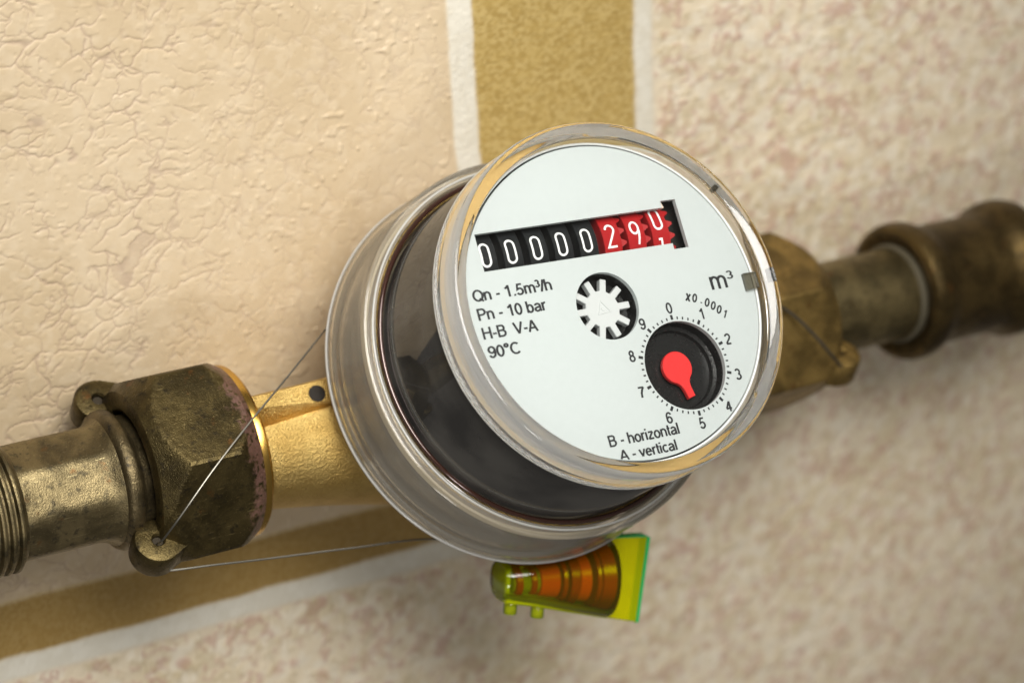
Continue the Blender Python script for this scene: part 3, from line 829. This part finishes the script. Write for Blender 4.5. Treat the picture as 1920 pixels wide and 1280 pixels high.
nip = thing('pipe_nipple', 'short smooth brass pipe between the golden brown nut and the dark coupling', 'pipe', (97, 0, 0))
V, F = lathe([(9.0, 72), (10.6, 74), (10.65, 84), (10.65, 113.5), (9.8, 114)], P(0, 0, 0), P(1, 0, 0), 96)
to_obj('barrel', V, F, M_nip2, (97, 0, 0), nip)
V, F = lathe([(10.5, 111.0), (11.1, 110.9), (11.5, 111.2), (11.6, 112.2), (11.2, 113.0), (10.5, 113.2)], P(0, 0, 0), P(1, 0, 0), 96, True)
to_obj('sealant_ring', V, F, M_pale, (97, 0, 0), nip)

coup = thing('pipe_coupling', 'dark brown beaded pipe coupling at the far end of the pipe', 'pipe coupling', (135, 0, 0))
V, F = lathe([(10.6, 113.2), (12.2, 112.2), (14.4, 111.6), (15.6, 112.2), (16.1, 113.6), (16.0, 116.2), (15.2, 118.2), (14.3, 119.6), (14.0, 121.5), (14.0, 136.5), (14.3, 138.5), (15.3, 140.5), (16.1, 142.2), (16.3, 145.5), (15.8, 147.6), (14.6, 148.6), (11.6, 149.0), (11.0, 149.5)], P(0, 0, 0), P(1, 0, 0), 96)
to_obj('shell', V, F, M_coup, (135, 0, 0), coup, 40)
V, F = lathe([(10.6, 148.5), (10.6, 240)], P(0, 0, 0), P(1, 0, 0), 64)
farp = to_obj('pipe', V, F, M_nip2, (148, 0, 0)); tag(farp, 'dark pipe running on out of the beaded brown coupling', 'pipe')

# ------------------------------------------------------------------ sealing wires
w1 = [P(-24, 9, 24), P(-29.1, 12, 20.7), P(-35.2, 14.5, 16.6), P(-46.9, 18.0, 8.7), P(-58, 20.6, 1.3), P(-68, 20.9, -6.0), P(-75.5, 18.2, -12.4), P(-78.2, 12.2, -15.2), P(-78.2, 8.4, -15.2), P(-78.4, 3.5, -16.4), P(-77.4, 2.5, -18.8), P(-75.7, 5.0, -20.2), P(-67.8, 6, -21.4), P(-56.9, 5.5, -22.8), P(-39, 5, -25.0), P(-21.9, 5, -27.4), P(-8, 6, -33), P(-3, 7.5, -38)]
o = to_obj('sealing_wire', *tube(catmull(w1, 10), 0.21, 8), M_wire, (-78, 8, -15))
tag(o, 'thin steel sealing wire threaded through the tarnished nut ear and running behind the meter', 'wire')
w2 = [P(52, 19.5, 14), P(60, 20.6, 4), P(67.2, 20.7, -2.0), P(71.5, 20.2, -7.5), P(75.3, 19.0, -13.0), P(79, 16.0, -15.5), P(83.4, 9.4, -13.6)]
o = to_obj('sealing_wire', *tube(catmull(w2, 8), 0.36, 8), M_wired, (75, 18, -13))
tag(o, 'dark wire bent across the golden brown nut', 'wire')

# ------------------------------------------------------------------ tamper seal
SO = P(4.0, 8.0, -42.0)
sa = radians(-12.2)
ea = Vector((cos(sa), 0, sin(sa))); eb = Vector((-sin(sa), 0, cos(sa))); ec0 = P(0, 1, 0)
tb = radians(25.6); eb, ec = eb * cos(tb) + ec0 * sin(tb), ec0 * cos(tb) - eb * sin(tb)
def SP(a, b, c): return SO + ea * a + eb * b + ec * c
so = (4.0, 8.0, -42.0)
seal = thing('tamper_seal', 'yellow green transparent plastic seal with orange red insert hanging under the meter', 'seal', so)
def plastic_green(name, tint, hz, hzc, gloss=1.0): return thin_clear(name, tint, haze=hz, hazecol=hzc, rough=0.05, gloss=gloss)
M_seal = plastic_green('seal_yellow_green', (0.93, 0.98, 0.05), 0.06, (0.86, 1.0, 0.01))
M_flag = plastic_green('seal_flag', (0.94, 0.94, 0.015), 0.5, (0.95, 0.93, 0.002))
M_back = plastic_green('seal_back', (0.94, 0.97, 0.015), 0.7, (0.88, 0.97, 0.004))
M_edge = simple('seal_edge_green', (0.01, 0.42, 0.11), 0.12)
M_pin = plastic_green('seal_pin', (0.90, 0.96, 0.12), 0.35, (0.80, 0.95, 0.03))
M_ins = simple('insert_orange_red', (0.22, 0.007, 0.002), 0.3)
M_ins2 = simple('insert_orange', (0.46, 0.035, 0.003), 0.3)
# housing: tapered hull, narrow wire end at left, flat flag at right
def hull(a, b0, b1, c):
    n = 28; pts = []
    mid, hh = (b0 + b1) / 2, (b1 - b0) / 2
    for k in range(n):
        t = 2 * pi * k / n
        e = 0.9
        x = math.copysign(abs(cos(t)) ** e, cos(t)); y = math.copysign(abs(sin(t)) ** e, sin(t))
        pts.append(SP(a, mid + hh * y, c * x))
    return pts
rings = [hull(-16.4, -3.0, 2.2, 2.6), hull(-16.2, -4.3, 3.2, 3.9), hull(-15.3, -4.8, 3.7, 4.4), hull(-9.6, -5.7, 4.6, 5.2), hull(-2.2, -7.1, 6.1, 6.4), hull(6.6, -8.8, 7.5, 7.9), hull(7.5, -8.9, 7.6, 7.8), hull(7.7, -8.9, 7.6, 1.5)]
to_obj('housing', *loft(rings), M_seal, so, seal, 40)
half = [[p for k, p in enumerate(r) if 7 <= k <= 21] for r in [hull(a, b0 + 0.25, b1 - 0.25, c - 0.25) for a, b0, b1, c in ((-15.3, -4.8, 3.7, 4.4), (-9.6, -5.7, 4.6, 5.2), (-2.2, -7.1, 6.1, 6.4), (7.2, -8.8, 7.5, 7.9))]]
to_obj('housing_back', *loft(half, closed_ring=False, caps=False), M_back, so, seal, 40)
V, F = prism([(-15.6, -4.75), (-9.6, -5.6), (-2.2, -7.0), (7.5, -8.8), (7.5, -7.3), (-2.2, -5.0), (-9.6, -3.3), (-15.6, -2.9)], lambda u, v, w: SP(u, v, w), -2.0, 3.0, 0.35)
to_obj('spine', V, F, M_back, so, seal, 30)
V, F = prism([(-16.0, -3.4), (-14.6, -3.6), (-14.6, 2.8), (-16.0, 2.4)], lambda u, v, w: SP(u, v, w), -2.6, 2.6, 0.35)
to_obj('end_plug', V, F, M_back, so, seal, 30)
V, F = prism([(7.6, -9.0), (15.2, -10.3), (16.2, 7.55), (7.6, 7.6)], lambda u, v, w: SP(u, v, w), -1.5, 1.5, 0.2)
to_obj('flag', V, F, M_flag, so, seal, 30)
V, F = prism([(15.15, -10.45), (15.85, -10.35), (16.95, 7.5), (16.15, 7.75)], lambda u, v, w: SP(u, v, w), -1.65, 1.65, 0.25)
to_obj('flag_edge', V, F, M_edge, so, seal, 30)
V, F = prism([(6.4, 7.5), (16.2, 7.6), (16.2, 7.85), (6.4, 7.8)], lambda u, v, w: SP(u, v, w), -1.5, 1.5, 0.08)
to_obj('flag_edge', V, F, M_edge, so, seal, 30)
V, F = lathe([(0, -14.4), (2.3, -14.3), (2.6, -6), (3.4, 2), (4.0, 6.6), (0, 6.7)], SP(0.6, -0.6, 0), (ea + eb * 0.035).normalized(), 40)
core = to_obj('insert_core', V, F, M_pin, so, seal, 30)
for a0, a1, r0, r1, mm in ((-14.0, -12.6, 3.1, 3.3, M_ins), (-10.6, -9.4, 3.0, 3.2, M_ins), (-8.6, -4.6, 3.3, 3.8, M_ins2), (-4.2, -3.3, 4.5, 4.7, M_ins), (-2.7, -0.9, 5.0, 5.3, M_ins), (-0.4, 1.9, 4.6, 5.0, M_ins2), (2.6, 3.5, 6.2, 6.4, M_ins), (3.7, 6.5, 6.4, 7.1, M_ins)):
    V, F = lathe([(1.5, a0), (r0 - 0.15, a0), (r0, a0 + 0.12), (r1, a1 - 0.12), (r1 - 0.15, a1), (1.5, a1)], SP(0.6, -0.6, 0), (ea + eb * 0.035).normalized(), 48)
    to_obj('insert_ring', V, F, mm, so, seal, 30)
for a in (-13.4, -7.3):
    V, F = lathe([(0, 0), (1.3, 0), (1.4, 0.3), (1.4, 3.6), (0, 3.6)], SP(a, -7.4 - (a + 13.4) * 0.17, 0.6), eb, 24)
    to_obj('pin', V, F, M_pin, so, seal, 30)
